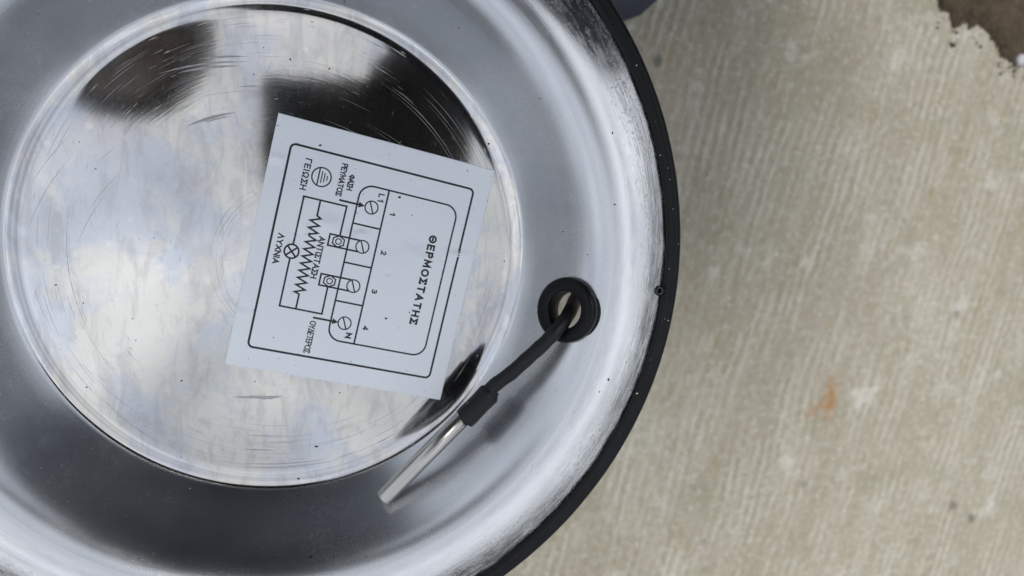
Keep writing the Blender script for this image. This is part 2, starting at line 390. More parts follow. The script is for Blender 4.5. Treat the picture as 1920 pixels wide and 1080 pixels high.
v, f = lathe(shellprof(rad), 320); brim = build('brim', v, f, BRIM, dish, DO, sharp=40); tag(brim, 'bright pitted flaring brim of the dish')
# cable hole through the wall
GA = math.radians(-10.1); GR = 115.2; gs = math.radians(slope(GR))
GC = Vector((GR*math.cos(GA), GR*math.sin(GA), zin(GR)))
GN = Vector((-math.sin(gs)*math.cos(GA), -math.sin(gs)*math.sin(GA), math.cos(gs)))
v, f = lathe([(0.01, -12), (9.6, -12), (9.6, 12), (0.01, 12)], 48, closed=False, axis=GN, centre=GC)
cut = build('cutter', v, f, None, dish, DO)
md = wall.modifiers.new('hole', 'BOOLEAN'); md.object = cut; md.operation = 'DIFFERENCE'; md.solver = 'EXACT'
bpy.context.view_layer.update()
dg = bpy.context.evaluated_depsgraph_get()
nm = bpy.data.meshes.new_from_object(wall.evaluated_get(dg)); wall.modifiers.clear(); wall.data = nm
bpy.data.objects.remove(cut)
# rubber grommet in the hole
gp = [(7.90, -4.6), (7.70, -2), (7.70, 3.9), (7.95, 4.5), (8.6, 4.72), (11.55, 4.75), (12.71, 4.4), (13.39, 3.6), (13.60, 2.4), (13.55, 0.6), (13.23, 0.12), (9.50, 0.12), (9.50, -1.0), (13.23, -1.0), (13.55, -1.6), (13.44, -3.6), (12.60, -4.6), (10.50, -5)]
v, f = lathe(gp, 96, axis=GN, centre=GC); tag(build('grommet', v, f, RUB, dish, DO), 'black rubber ring grommet lining the cable hole')
# rubber edge trim: folded over the brim, with a groove and a rounded shoulder
ze = zin(154.0)
tp = [(153.8, ze+0.4), (154.1, ze+1.3), (154.8, ze+1.9), (155.7, ze+2.0), (156.3, ze+1.6), (157.1, ze+2.0), (158.3, ze+2.2), (159.6, ze+1.7), (160.6, ze+0.5), (161.2, ze-1.3), (161.3, ze-4), (161.1, ze-7.5), (159.9, ze-8.8), (158.1, ze-8.6), (156.9, ze-7), (155.5, ze-3.4), (154.0, ze-2.6), (153.8, ze-1.6), (158.7, ze-2.6), (158.7, ze-0.9)]
v, f = [], []
seg = 480
for i in range(seg):
    a = 2*math.pi*i/seg; w1 = 0.28*noise.noise((math.cos(a)*9, math.sin(a)*9, 1))+0.12*noise.noise((math.cos(a)*45, math.sin(a)*45, 2))
    for k, (r, z) in enumerate(tp):
        rr = r+(w1 if k in (0, 1, 2, 3) else 0.25*w1 if k < 12 else 0); v.append((rr*math.cos(a), rr*math.sin(a), z))
n = len(tp)
for i in range(seg):
    for k in range(n): f.append((i*n+k, ((i+1) % seg)*n+k, ((i+1) % seg)*n+(k+1) % n, i*n+(k+1) % n))
trim = build('edge_trim', v, f, RUB, dish, DO); tag(trim, 'black rubber strip folded over the edge of the dish')
# torn rubber nibs and a drop of black sealant along the inner edge of the trim
def blob(bm, c, r, sq=(1, 1, 1), seed=0, sub=2, amp=0.3):
    res = bmesh.ops.create_icosphere(bm, subdivisions=sub, radius=1)
    for q in res['verts']:
        d = q.co.copy(); k = 1+amp*noise.noise(d*1.7+Vector((seed*3.1, seed, 0)))
        q.co = Vector(c)+Vector((d.x*r*sq[0]*k, d.y*r*sq[1]*k, d.z*r*sq[2]*k))
def bm_obj(name, bm, mat, parent, origin):
    for q in bm.verts: q.co = (q.co-Vector(origin))*MM
    me = bpy.data.meshes.new(name); bm.to_mesh(me); bm.free(); me.materials.append(mat)
    for p in me.polygons: p.use_smooth = True
    o = bpy.data.objects.new(name, me); COL.objects.link(o)
    if parent: o.parent = parent
    else: o.location = W(origin)
    return o
def rimpt(az, r, dz=0): a = math.radians(az); return (r*math.cos(a), r*math.sin(a), zin(min(r, 158))+dz)
GLOSS = mat_plain('glossy black sealant', (0.006, 0.006, 0.007), 0.12)
bm = bmesh.new()
v, f = lathe([(0.7, 0.5), (1.1, 1.05), (1.6, 1.15), (2.1, 0.7), (2.25, -0.2), (1.8, -0.5), (0.8, -0.3)], 24, centre=rimpt(-4.3, 151.9, 0.4))
build('sealant_drop', v, f, GLOSS, trim, DO)
for i, (az, r, s) in enumerate([(-10.5, 154.6, .8), (-27.5, 154.6, .5), (-33.8, 154.5, 1.3), (-38.2, 154.5, 1.0), (-40.5, 154.5, .9), (-45, 154.6, .5), (-48, 154.6, .4), (-51, 154.5, .6), (-53, 154.5, .5), (14, 154.6, .4), (25, 154.6, .5), (-62, 154.6, .6)]):
    bm = bmesh.new(); blob(bm, rimpt(az, r, 0.5), s, (1, 1, 0.5), i, 2, 0.9); bm_obj('rubber_nib', bm, RUB, trim, DO)

# scratches: thin bands of roughened metal on the polished base
def arc_strip(vs_, fs, pts, wd, z):
    wd = wd if wd > 0.3 else wd*0.75
    n0 = len(vs_); N = len(pts)
    for i, p in enumerate(pts):
        p = Vector(p); t = (Vector(pts[min(i+1, N-1)])-Vector(pts[max(i-1, 0)])).normalized(); s = Vector((-t.y, t.x))
        k = wd*max(0.12, math.sin(math.pi*min(max(i/(N-1), 0.02), 0.98)))*(0.75+0.5*random.random())/2
        for e in (-1, 1):
            q = p+s*k*e; vs_.append((q.x, q.y, zin(q.length)+z))
    for i in range(N-1): fs.append((n0+2*i, n0+2*i+1, n0+2*i+3, n0+2*i+2))
def arc(cx, cy, r, a0, a1, wd, vs_, fs, z=0.03, n=18):
    arc_strip(vs_, fs, [(cx+r*math.cos(math.radians(a0+(a1-a0)*i/n)), cy+r*math.sin(math.radians(a0+(a1-a0)*i/n))) for i in range(n+1)], wd, z)
vs_, fs = [], []
for k in range(150):                                            # ring scratches close to the edge
    a = random.uniform(0, 360); arc(0, 0, random.triangular(70, 91.5, 90), a, a+random.uniform(2, 16), random.uniform(.06, .20), vs_, fs, 0.02+0.0002*k)
for k in range(44):                                            # arcs round an off-centre swirl
    a = random.uniform(95, 265); arc(4, -4, random.uniform(27, 33), a, a+random.uniform(8, 45), random.uniform(.05, .18), vs_, fs, 0.04+0.0002*k)
for k in range(16):
    a = random.uniform(20, 150); arc(-6, -22, random.uniform(62, 96), a, a+random.uniform(5, 22), random.uniform(.06, .2), vs_, fs, 0.05+0.0002*k)
for (cx, cy, r, a0, a1, wd) in [(0, -25, 81, 103, 116, 1.2), (0, -25, 80, 104, 112, .5), (-10, -20, 93, 92, 112, .6), (-10, -20, 91.5, 94, 108, .9), (-10, -20, 95, 92, 103, .7), (-4, -20, 84.5, 93, 99, .5), (-12, 40, 99, -95, -87, 1.1), (-12, 40, 99.6, -90, -84, 1.3),
                                (0, 30, 106, -98, -90, .35), (0, 30, 109, -97, -88, .3), (0, 30, 112, -99, -92, .4), (0, 30, 118, -98, -84, .4), (0, 30, 119.5, -99, -80, .35),
                                (0, 0, 78, 25, 62, .22), (0, 0, 76.8, 28, 58, .16), (0, 0, 83, 20, 48, .14), (10, -6, 62, 30, 70, .14), (0, 0, 86.5, 30, 52, .16),
                                (-8, -14, 74, -152, -120, .12), (0, 0, 78, 168, 205, .18), (0, 0, 85, -28, -52, .14), (0, 0, 82, -33, -55, .12), (6, 2, 80, -20, -50, .1)]:
    arc(cx, cy, r, a0, a1, wd, vs_, fs, 0.06+0.0005*random.random())
for k in range(170):                                            # short random nicks
    p = Vector((random.uniform(-85, 85), random.uniform(-85, 85)))
    if p.length > 88: continue
    a = random.uniform(0, 6.28); L = random.uniform(.4, 2.2)
    arc_strip(vs_, fs, [p+Vector((math.cos(a), math.sin(a)))*L*i/3 for i in range(4)], random.uniform(.05, .15), 0.08+0.0002*k)
sco = build('scratches', vs_, fs, SCRATCH, base, DO); sco['kind'] = 'stuff'

# ------------------------------------------------------------------ the wiring label
LA = Vector((-2.50, 54.68)); LX = Vector((-0.20698, -0.97834)); LY = Vector((0.97834, -0.20698))
LW, LH = 101.6, 89.4
DENTS = [(38, 27, 2.8, .30), (37, 39, 2.4, -.26), (38.5, 41, 1.6, .22), (37, 63, 3.0, -.18), (33.5, 81, 4.2, -.38), (38, 83, 3.0, .30), (44, 16, 1.6, -.14), (47, 15, 1.5, -.12), (43, 22, 2.6, .14), (52, 55, 1.2, -.16), (17, 3, 1.8, .20), (80, 2, 2.0, .16), (8, 40, 2.0, .12), (12, 60, 1.0, .08), (43, 68, 1.1, .10)]
def lz(s, t):
    z = 0.16 + 0.5*max(0, (s/LW-0.55))**2*max(0, t/LH)*2.2 + 0.25*max(0, 0.2-s/LW) + 0.10*math.sin(s*0.05+1)*math.sin(t*0.06)
    for ds, dt, r, a in DENTS:
        e = ((s-ds)**2+(t-dt)**2*0.5)/(r*r)
        if e < 9: z += 3.0*a*math.exp(-e)
    return z
def lp(s, t, dz=0.0):
    q = LA+LX*s+LY*t; return (q.x, q.y, max(lz(s, t), zin(q.length)+0.1)+dz)
LO = (LA.x+LX.x*LW/2+LY.x*LH/2, LA.y+LX.y*LW/2+LY.y*LH/2, 0)
lab = empty('wiring_label', LO); tag(lab, 'white label printed with a black Greek thermostat wiring diagram in the dish', 'label')
NS, NT = 204, 180
v = [lp(LW*i/NS, LH*j/NT) for j in range(NT+1) for i in range(NS+1)]
f = [(j*(NS+1)+i, j*(NS+1)+i+1, (j+1)*(NS+1)+i+1, (j+1)*(NS+1)+i) for j in range(NT) for i in range(NS)]
nv = len(v)
ed = [i for i in range(NS+1)]+[j*(NS+1)+NS for j in range(1, NT+1)]+[NT*(NS+1)+i for i in range(NS-1, -1, -1)]+[j*(NS+1) for j in range(NT-1, 0, -1)]
for e in ed: v.append((v[e][0], v[e][1], v[e][2]-0.13))
for k in range(len(ed)): f.append((ed[k], ed[(k+1) % len(ed)], nv+(k+1) % len(ed), nv+k))
build('sheet', v, f, PAPER, lab, LO)
INKZ = [0.018]
class Ink:
    """flat print: strokes of a given width laid on the sheet"""
    def __init__(s): s.v = []; s.f = []; INKZ[0] += 0.0004; s.z = INKZ[0]
    def line(s, pts, wd, close=False):
        P = [Vector(p) for p in pts]; N = len(P); L = []
        Q = []                                                  # subdivide so that print follows the sheet
        for i in range(N if close else N-1):
            a, b = P[i], P[(i+1) % N]; k = max(1, int((b-a).length/1.0))
            Q += [a+(b-a)*j/k for j in range(k)]
        if not close: Q.append(P[-1])
        n = len(Q); n0 = len(s.v)
        for i in range(n):
            a = Q[i-1] if (close or i > 0) else None; c = Q[(i+1) % n] if (close or i < n-1) else None
            d1 = (Q[i]-a).normalized() if a is not None else None; d2 = (c-Q[i]).normalized() if c is not None else None
            d1 = d1 or d2; d2 = d2 or d1
            n1 = Vector((-d1.y, d1.x)); n2 = Vector((-d2.y, d2.x)); mn = (n1+n2)
            mn = mn.normalized() if mn.length > 1e-3 else n1
            k = wd/2/max(0.35, mn.dot(n1)); q = Q[i]
            if not close and i == 0: q = q-d2*wd/2*0.9
            if not close and i == n-1: q = q+d1*wd/2*0.9
            for e in (-1, 1): p = q+mn*k*e; s.v.append(lp(p.x, p.y, s.z))
        for i in range(n if close else n-1):
            j = (i+1) % n; s.f.append((n0+2*i, n0+2*j, n0+2*j+1, n0+2*i+1))
    def circle(s, c, r, wd, n=40): s.line([(c[0]+r*math.cos(2*math.pi*i/n), c[1]+r*math.sin(2*math.pi*i/n)) for i in range(n)], wd, True)
    def poly(s, pts):
        n0 = len(s.v); s.v += [lp(p[0], p[1], s.z) for p in pts]; s.f.append(tuple(range(n0, n0+len(pts))))
    def done(s, name, parent=lab): return build(name, s.v, s.f, INK, parent, LO)
def rrect(s0, t0, s1, t1, r, n=8):
    o = []
    for cx, cy, a in ((s1-r, t1-r, 0), (s0+r, t1-r, 90), (s0+r, t0+r, 180), (s1-r, t0+r, 270)):
        for i in range(n+1):
            b = math.radians(a+90*i/n); o.append((cx+r*math.cos(b), cy+r*math.sin(b)))
    return o
k = Ink(); k.line(rrect(10.1, 7.1, 92.95, 82.4, 2.0), 0.86, True); k.done('border_line')
k = Ink(); k.line(rrect(18.9, 36.75, 84.2, 77.7, 5.2), 0.70, True); k.line([(19.1, 48.1), (84.1, 48.0)], 0.71)
for s_ in (35.25, 51.6, 67.8): k.line([(s_, 37.0), (s_, 48.0)], 0.71)
k.done('thermostat_outline')
for c in ((27.4, 42.65), (43.9, 42.6), (60.55, 42.55), (76.4, 42.4)):
    k = Ink(); k.circle(c, 2.62, 0.52); k.line([(c[0]-2.25, c[1]-1.0), (c[0]+2.25, c[1]+1.0)], 0.55); k.done('screw_symbol')
for c in (43.9, 60.5):
    k = Ink(); k.line([(c-2.35, 40.9), (c-2.35, 28.95), (c+2.35, 28.95), (c+2.35, 40.9)], 0.71)
    k.line([(c+2.3*math.sin(math.radians(60*i+30)), 32.8+2.55*math.cos(math.radians(60*i+30))) for i in range(6)], 0.54, True)
    k.circle((c, 32.8), 1.12, 0.46, 28); k.done('terminal_symbol')
k = Ink()
k.line([(41.4, 32.85), (29.25, 32.95), (29.25, 15.9), (48.7, 15.85)], 0.71)
k.line([(63.2, 32.6), (74.4, 32.65), (74.35, 15.75), (54.85, 15.75)], 0.71)
zz = [(29.6, 22.45), (35.6, 22.45)]
for i in range(11):
    zz += [(36.47+2.96*i, 24.1), (37.95+2.96*i, 20.25)]
zz += [(68.2, 22.2), (74.1, 22.2)]
k.line(zz, 0.71); k.done('circuit_line')
k = Ink(); c = (51.8, 15.8); k.circle(c, 2.8, 0.71)
for sg in (-1, 1): k.line([(c[0]-1.9, c[1]-1.9*sg), (c[0]+1.9, c[1]+1.9*sg)], 0.71)
k.done('lamp_symbol')
k = Ink(); k.circle((20.2, 20.9), 3.75, 0.55); k.line([(16.8, 19.75), (23.6, 19.75)], 0.55)
for t_, h_ in ((20.95, 2.2), (22.0, 1.65), (23.1, 0.8)): k.line([(20.2-h_, t_), (20.2+h_, t_)], 0.42)
k.done('earth_symbol')
for s_ in (27.4, 76.5):
    k = Ink(); k.line([(s_, 29.9), (s_, 37.6)], 0.82); k.poly([(s_-1.25, 37.4), (s_+1.25, 37.4), (s_, 39.9)][::-1]); k.done('arrow')
# lettering drawn with a plain pen-stroke capital alphabet: width and strokes on a unit-high box
def ell(cx, cy, rx, ry, a0, a1, n=16): return [(cx+rx*math.cos(math.radians(a0+(a1-a0)*i/n)), cy+ry*math.sin(math.radians(a0+(a1-a0)*i/n))) for i in range(n+1)]
GL = {
 'Θ': (.80, [ell(.40, .5, .40, .5, 0, 360, 28), [(.27, .5), (.53, .5)]]), 'Ο': (.78, [ell(.39, .5, .39, .5, 0, 360, 28)]),
 'Ε': (.55, [[(.55, 1), (0, 1), (0, 0), (.55, 0)], [(0, .52), (.48, .52)]]), 'Ρ': (.58, [[(0, 0), (0, 1), (.33, 1)]+ell(.33, .74, .25, .26, 90, -90, 10)+[(0, .48)]]),
 'Μ': (.80, [[(0, 0), (.06, 1), (.40, .25), (.74, 1), (.80, 0)]]), 'Σ': (.60, [[(.58, .86), (.58, 1), (0, 1), (.36, .5), (0, 0), (.60, 0), (.60, .16)]]),
 'Τ': (.64, [[(0, 1), (.64, 1)], [(.32, 1), (.32, 0)]]), 'Α': (.70, [[(0, 0), (.35, 1), (.70, 0)], [(.13, .32), (.57, .32)]]), 'Η': (.62, [[(0, 0), (0, 1)], [(.62, 0), (.62, 1)], [(0, .52), (.62, .52)]]),
 'Γ': (.50, [[(0, 0), (0, 1), (.50, 1)]]), 'Ι': (.06, [[(.03, 0), (.03, 1)]]), 'Ω': (.80, [[(.04, 0), (.26, 0), (.26, .14)]+ell(.40, .60, .37, .40, 235, -55, 20)+[(.54, .14), (.54, 0), (.76, 0)]]),
 'Φ': (.78, [ell(.39, .52, .39, .32, 0, 360, 24), [(.39, 0), (.39, 1)]]), 'Υ': (.66, [[(0, 1), (.33, .48), (.66, 1)], [(.33, .48), (.33, 0)]]), 'Λ': (.66, [[(0, 0), (.33, 1), (.66, 0)]]),
 'Χ': (.64, [[(0, 0), (.64, 1)], [(0, 1), (.64, 0)]]), 'Ν': (.64, [[(0, 0), (0, 1), (.64, 0), (.64, 1)]]), 'N': (.66, [[(0, 0), (0, 1), (.66, 0), (.66, 1)]]), 'Δ': (.66, [[(0, 0), (.33, 1), (.66, 0), (0, 0), (.05, .15)]]),
 'L': (.50, [[(0, 1), (0, 0), (.50, 0)]]), '1': (.28, [[(0, .76), (.24, 1), (.24, 0)]]), '2': (.54, [ell(.26, .73, .26, .27, 165, -25, 12)+[(0, 0), (.54, 0)]]),
 '3': (.54, [ell(.25, .75, .25, .25, 160, -80, 12)+[(.2, .51)], [(.2, .51)]+ell(.26, .26, .27, .26, 80, -160, 12)]), '4': (.60, [[(.42, 0), (.42, 1), (0, .28), (.60, .28)]])}
def lettering(text, s0, s1, t0, cap, wt, sp=1.0):
    wd = wt*cap*1.15; tot = sum(GL[c_][0] for c_ in text); gap = ((s1-s0-wd)/cap*1.0-tot*sp)/max(1, len(text)-1) if len(text) > 1 else 0
    k = Ink(); x = s0+wd/2
    if len(text) == 1: sp = (s1-s0-wd)/cap/tot
    for c_ in text:
        for st_ in GL[c_][1]: k.line([(x+p[0]*cap*sp, t0+wd/2+p[1]*(cap-wd)) for p in st_], wd)
        x += (GL[c_][0]*sp+gap)*cap
    k.done('lettering')
for a in [('ΘΕΡΜΟΣΤΑΤΗΣ', 32.7, 71.4, 68.5, 3.45, .20, .95), ('ΓΕΙΩΣΗ', 14.3, 26.9, 13.5, 2.6, .17, .98), ('ΡΕΥΜΑΤΟΣ', 12.7, 26.0, 27.55, 2.45, .17, .80), ('ΦΑΣΗ', 16.3, 22.8, 31.2, 2.45, .17, .80),
          ('L1', 21.0, 24.4, 44.3, 2.5, .18, .95), ('1', 27.4, 28.7, 50.4, 2.3, .19), ('2', 43.7, 45.4, 50.4, 2.3, .19), ('3', 60.1, 61.9, 50.25, 2.3, .19), ('4', 75.8, 77.8, 50.05, 2.3, .19), ('N', 80.0, 82.4, 43.85, 2.45, .24),
          ('ΑΝΤΙΣΤΑΣΗ', 43.3, 60.8, 24.95, 2.6, .17, .92), ('ΛΥΧΝΙΑ', 45.6, 58.1, 9.4, 2.5, .19, 1.02), ('ΟΥΔΕΤΕΡΟΣ', 77.9, 91.5, 28.7, 2.6, .14, .72)]: lettering(*a)

# ------------------------------------------------------------------ temperature probe on its cable
tip = Vector((38.3, -99.2, 16.6)); s1 = Vector((70.8, -65.4, 20.2)); s0 = Vector((79.6, -54.4, 21.6))
dirp = (s0-tip).normalized()
PO = (tip.x, tip.y, tip.z-3.4)
probe = empty('temperature_probe', PO); tag(probe, 'steel rod temperature probe on a black cable leaving the dish through the grommet', 'probe')
Lp = (s1-tip).length
a = dirp
qz = Vector((0, 0, 1)).rotation_difference(a)
def along(prof, c, seg=40):
    return lathe(prof, seg, closed=False, axis=a, centre=c)
v, f = along([(0.02, 0), (2.9, 0.0), (3.35, 0.2), (3.56, 0.75), (3.6, 1.5), (3.6, 20), (3.6, Lp+6), (0.02, Lp+6)], tip)
# the tube's own axes follow its length so the drawn lines do too
rot = qz.to_matrix().to_4x4()
me_v = [qz.inverted() @ (Vector(p)-tip) for p in v]
tb = bpy.data.meshes.new('metal_tube'); tb.from_pydata([tuple(p*MM) for p in me_v], [], f); tb.materials.append(TUBE)
for p in tb.polygons: p.use_smooth = True
to = bpy.data.objects.new('metal_tube', tb); COL.objects.link(to); to.parent = probe
to.matrix_local = Matrix.Translation((tip-Vector(PO))*MM) @ rot
c1 = s1-a*0.5; Ls = (s0-s1).length+1
v, f = along([(3.62, 0), (4.4, 0.05), (4.62, 0.5), (4.7, 3), (4.5, Ls*0.6), (4.72, Ls-0.8), (4.5, Ls), (3.7, Ls+0.9), (3.2, Ls+1.6), (3.1, Ls+2.2), (0.1, Ls+2.2)], c1)
build('heat_shrink_sleeve', v, f, SHRINK, probe, PO)
cp = spline([s0-a*3, s0+a*4, (89, -45.6, 24), (95.1, -39.3, 25.6), (101.5, -32.8, 27.0), (107.2, -26.8, 26.8), (112.6, -22.3, 22.5), (118.0, -18.8, 14), (124, -16.0, 2), (128, -15, -18), (128, -17, -60), (126, -20, -140), (132, -30, -205), (150, -60, -216.6), (140, -150, -217.2)], 8)
rr = [2.95+0.08*math.sin(i*0.9)+0.1*noise.noise((i*0.6, 0, 0)) for i in range(len(cp))]
v, f = tube(cp, rr, 28); build('cable', v, f, SHRINK, probe, PO)

# ------------------------------------------------------------------ grit scattered in the dish
def scatter(name, mat, n, rmin, rmax, smin, smax, seed, label):
    rd = random.Random(seed); bm = bmesh.new()
    for i in range(n):
        az = rd.uniform(0, 2*math.pi); r = rmin+(rmax-rmin)*rd.random()**0.7
        if r > 153.9: z = zin(154.0)+2.0
        else: z = zin(min(r, 158))
        x, y = r*math.cos(az), r*math.sin(az)
        q = Vector((x, y))-LA; s_, t_ = q.dot(LX), q.dot(LY)
        if 0 < s_ < LW and 0 < t_ < LH: z = lp(s_, t_)[2]
        s_ = smin+(smax-smin)*rd.random()**3
        blob(bm, (x, y, z+s_*0.25), s_, (rd.uniform(.5, 1.6), rd.uniform(.5, 1.2), 0.5), i, 1, 0.8)
    tag(bm_obj(name, bm, mat, None, (0, 0, 0)), label, kind='stuff')
scatter('dark_grit', DIRT, 300, 5, 150, 0.07, 0.48, 3, 'tiny dark specks of grit lying in the dish')
scatter('trim_grit', DUST, 90, 154, 159, 0.08, 0.42, 9, 'tiny pale chips stuck to the black rubber edge')
scatter('pale_grit', DUST, 90, 60, 157, 0.06, 0.28, 5, 'tiny pale specks of dust lying on the dish and rubber edge')

# ------------------------------------------------------------------ the phone that took the picture (mirrored in the base)
def CP(x, y, z): return CAM+RIGHT*x+UP*y+BACK*z
PHONE = mat_plain('dark phone case', (0.008, 0.010, 0.015), 0.45, grain=120, spec=0.2)
GLASS = mat_plain('dark glass', (0.01, 0.01, 0.012), 0.06)
LENSR = mat_plain('lens ring metal', (0.25, 0.25, 0.26), 0.3, 1.0)
def slab(x0, y0, x1, y1, r, z0, z1, bev=1.2):
    vs_, fs = [], []; rings = []
    for z, ins in ((z0, bev), (z0+bev*0.3, bev*0.3), (z0+bev, 0), (z1-bev, 0), (z1-bev*0.3, bev*0.3), (z1, bev)):
        pts = rrect(x0+ins, y0+ins, x1-ins, y1-ins, max(r-ins, 0.5), 8); rings.append([len(vs_)+i for i in range(len(pts))]); vs_ += [CP(p[0], p[1], z) for p in pts]
    for a_, b_ in zip(rings, rings[1:]):
        n_ = len(a_)
        for i in range(n_): fs.append((a_[i], a_[(i+1) % n_], b_[(i+1) % n_], b_[i]))
    fs += [tuple(rings[0])[::-1], tuple(rings[-1])]
    return vs_, fs
PHO = CP(0, 0, 5)
phone = empty('smartphone', PHO); tag(phone, 'black smartphone held flat above the dish', 'phone')
v, f = slab(-30, -15, 141, 69, 9, 4.2, 13.2); build('case', v, f, PHONE, phone, PHO)
v, f = slab(-28, -13, 139, 67, 8, 13.2, 13.8, 0.2); build('screen', v, f, GLASS, phone, PHO)
v, f = slab(-12, -10, 14, 38, 6, 2.2, 4.2, 0.6); cb = build('camera_bump', v, f, PHONE, phone, PHO)
for y in (0, 24):
    q = lathe([(3.6, -0.4), (4.6, -0.6), (5.2, 0), (5.2, 0.6), (3.4, 0.6)], 32); build('lens_ring', [CP(p.x, p.y+y, 2.2-p.z*0.5) for p in q[0]], q[1], LENSR, cb, PHO)

# ------------------------------------------------------------------ the person crouching over the dish
NAVY = mat_plain('navy jacket cloth', (0.020, 0.027, 0.044), 0.85, grain=150, bump=0.3)
JEAN = mat_plain('dark blue trousers', (0.024, 0.033, 0.054), 0.85, grain=300, bump=0.3)
SKIN = mat_plain('skin', (0.15, 0.12, 0.115), 0.55, grain=80, var=0.08)
HAIR = mat_plain('dark hair', (0.10, 0.095, 0.10), 0.7, grain=400, bump=0.5)
SHOE = mat_plain('navy shoe', (0.030, 0.038, 0.058), 0.6, grain=300, bump=0.2)
SOLE = mat_plain('dark shoe sole', (0.035, 0.032, 0.032), 0.7, grain=200)
J, E_ = [], []
def chain(pts, start=None):
    """pts of (x, y, z, radius, material index); joined to joint number start"""
    last = start
    for p in pts:
        J.append(p); i = len(J)-1
        if last is not None: E_.append((last, i))
        last = i
    return last
pel = chain([(205, 620, 115, 150, 1)])
ch = chain([(175, 550, 235, 142, 0), (120, 465, 355, 150, 0), (35, 385, 462, 140, 0)], pel)
nk = chain([(-60, 300, 540, 74, 0), (-120, 240, 585, 58, 2)], ch)
hd = chain([(-182, 180, 615, 90, 2), (-212, 142, 640, 84, 2)], nk)
for sgn, hip, knee, ank in ((1, (300, 575, 100), (440, 270, 250), (330, 340, -135)), (-1, (105, 640, 100), (-75, 390, 262), (-40, 500, -135))):
    h = chain([(*hip, 108, 1)], pel); mid = [(hip[i]+knee[i])/2 for i in range(3)]
    k_ = chain([(*mid, 92, 1), (*knee, 70, 1)], h); m2 = [knee[i]*.6+ank[i]*.4 for i in range(3)]
    chain([(m2[0], m2[1]+15, m2[2], 66, 1), (*ank, 46, 1)], k_)
def hand(wrist, palm, out_, nrm, st):
    """palm and five jointed fingers; out_ = pointing direction, nrm = back of the hand"""
    o = Vector(out_).normalized(); n_ = Vector(nrm); n_ = (n_-o*n_.dot(o)).normalized(); s_ = o.cross(n_)
    p = Vector(palm); a0 = chain([(*wrist, 27, 3)], st); pa = chain([(*p, 24, 3)], a0)
    for i, (off, L) in enumerate(((-27, 62), (-9, 74), (9, 80), (26, 70))):
        b = p+o*38+s_*off; c = b+o*L*.45-n_*4; d = c+o*L*.3-n_*10; e = d+o*L*.22-n_*12
        chain([(*b, 11, 3), (*c, 9, 3), (*d, 8.5, 3), (*e, 7, 3)], pa)
    b = p+s_*36+o*2-n_*4; c = b+s_*16+o*28-n_*8; d = c+o*26-s_*2-n_*6
    chain([(*b, 13, 3), (*c, 10.5, 3), (*d, 9, 3)], pa)
sh = chain([(265, 395, 480, 84, 0), (380, 350, 380, 62, 0), (462, 300, 285, 52, 0), (320, 290, 330, 50, 0), (190, 248, 345, 44, 0), (150, 215, 346, 38, 0)], ch)
hand((128, 190, 344), (102, 142, 339), (-0.25, -0.97, 0.0), (0, 0, -1), sh)
sh = chain([(-70, 450, 490, 82, 0), (-190, 420, 400, 58, 0), (-265, 390, 335, 48, 0), (-200, 340, 350, 42, 0), (-155, 315, 358, 35, 0)], ch)
hand((-142, 305, 360), (-100, 292, 358), (0.85, -0.25, -0.1), (0, 0, 1), sh)
chain([(-230, 120, 600, 16, 2), (-242, 108, 590, 11, 2)], hd)          # nose
PRO = (45, 480, -HZ)
me = bpy.data.meshes.new('body'); me.from_pydata([tuple((Vector(j[:3])-Vector(PRO))*MM) for j in J], E_, [])
body = bpy.data.objects.new('body', me); COL.objects.link(body)
sk = body.modifiers.new('skin', 'SKIN'); sv = me.skin_vertices[0].data
for i, j in enumerate(J): g_ = 1.14 if j[4] < 2 else 1.0; sv[i].radius = (j[3]*MM*g_, j[3]*MM*g_); sv[i].use_root = (i == pel)
sb = body.modifiers.new('sub', 'SUBSURF'); sb.levels = sb.render_levels = 2
bpy.context.view_layer.update()
nm = bpy.data.meshes.new_from_object(body.evaluated_get(bpy.context.evaluated_depsgraph_get()))
body.modifiers.clear(); body.data = nm; nm.materials.clear()
DARK_HAND = mat_plain('shade-darkened hand', (0.014, 0.015, 0.018), 0.85, grain=400, bump=0.3)  # hands coloured near black: shade put into the colour, gloves made up
for mt in (NAVY, JEAN, SKIN, DARK_HAND): nm.materials.append(mt)
JV = [(Vector(j[:3])-Vector(PRO))*MM for j in J]
for p in nm.polygons:
    p.use_smooth = True; c = p.center
    p.material_index = J[min(range(len(J)), key=lambda i: (JV[i]-c).length-J[i][3]*MM)][4]
person = empty('person', PRO); tag(person, 'person in a dark jacket and blue trousers crouching over the dish holding a phone', 'person')
body.parent = person
hc = Vector((-190, 178, 628)); fd = Vector((-0.35, -0.45, -0.82)).normalized()      # face looks down at the dish
bm = bmesh.new(); bmesh.ops.create_uvsphere(bm, u_segments=32, v_segments=20, radius=1)
dl = [q for q in bm.verts if q.co.normalized().dot(fd) > 0.35]; bmesh.ops.delete(bm, geom=dl, context='VERTS')
for q in bm.verts: q.co = hc+q.co*(106+9*noise.noise(q.co*4))
bm_obj('hair', bm, HAIR, person, PRO)
for sd_ in (-1, 1):
    ex = fd.cross(Vector((0.2, 0.8, -0.6))).normalized()
    bm = bmesh.new(); blob(bm, hc+fd*86+ex*sd_*32+Vector((4, 10, 0)), 12, (1, 1, 1), 1, 2, 0); bm_obj('eye', bm, GLASS, person, PRO)
    bm = bmesh.new(); blob(bm, hc+ex*sd_*92, 26, (0.7, 1, 1), 2, 2, 0.1); bm_obj('ear', bm, SKIN, person, PRO)
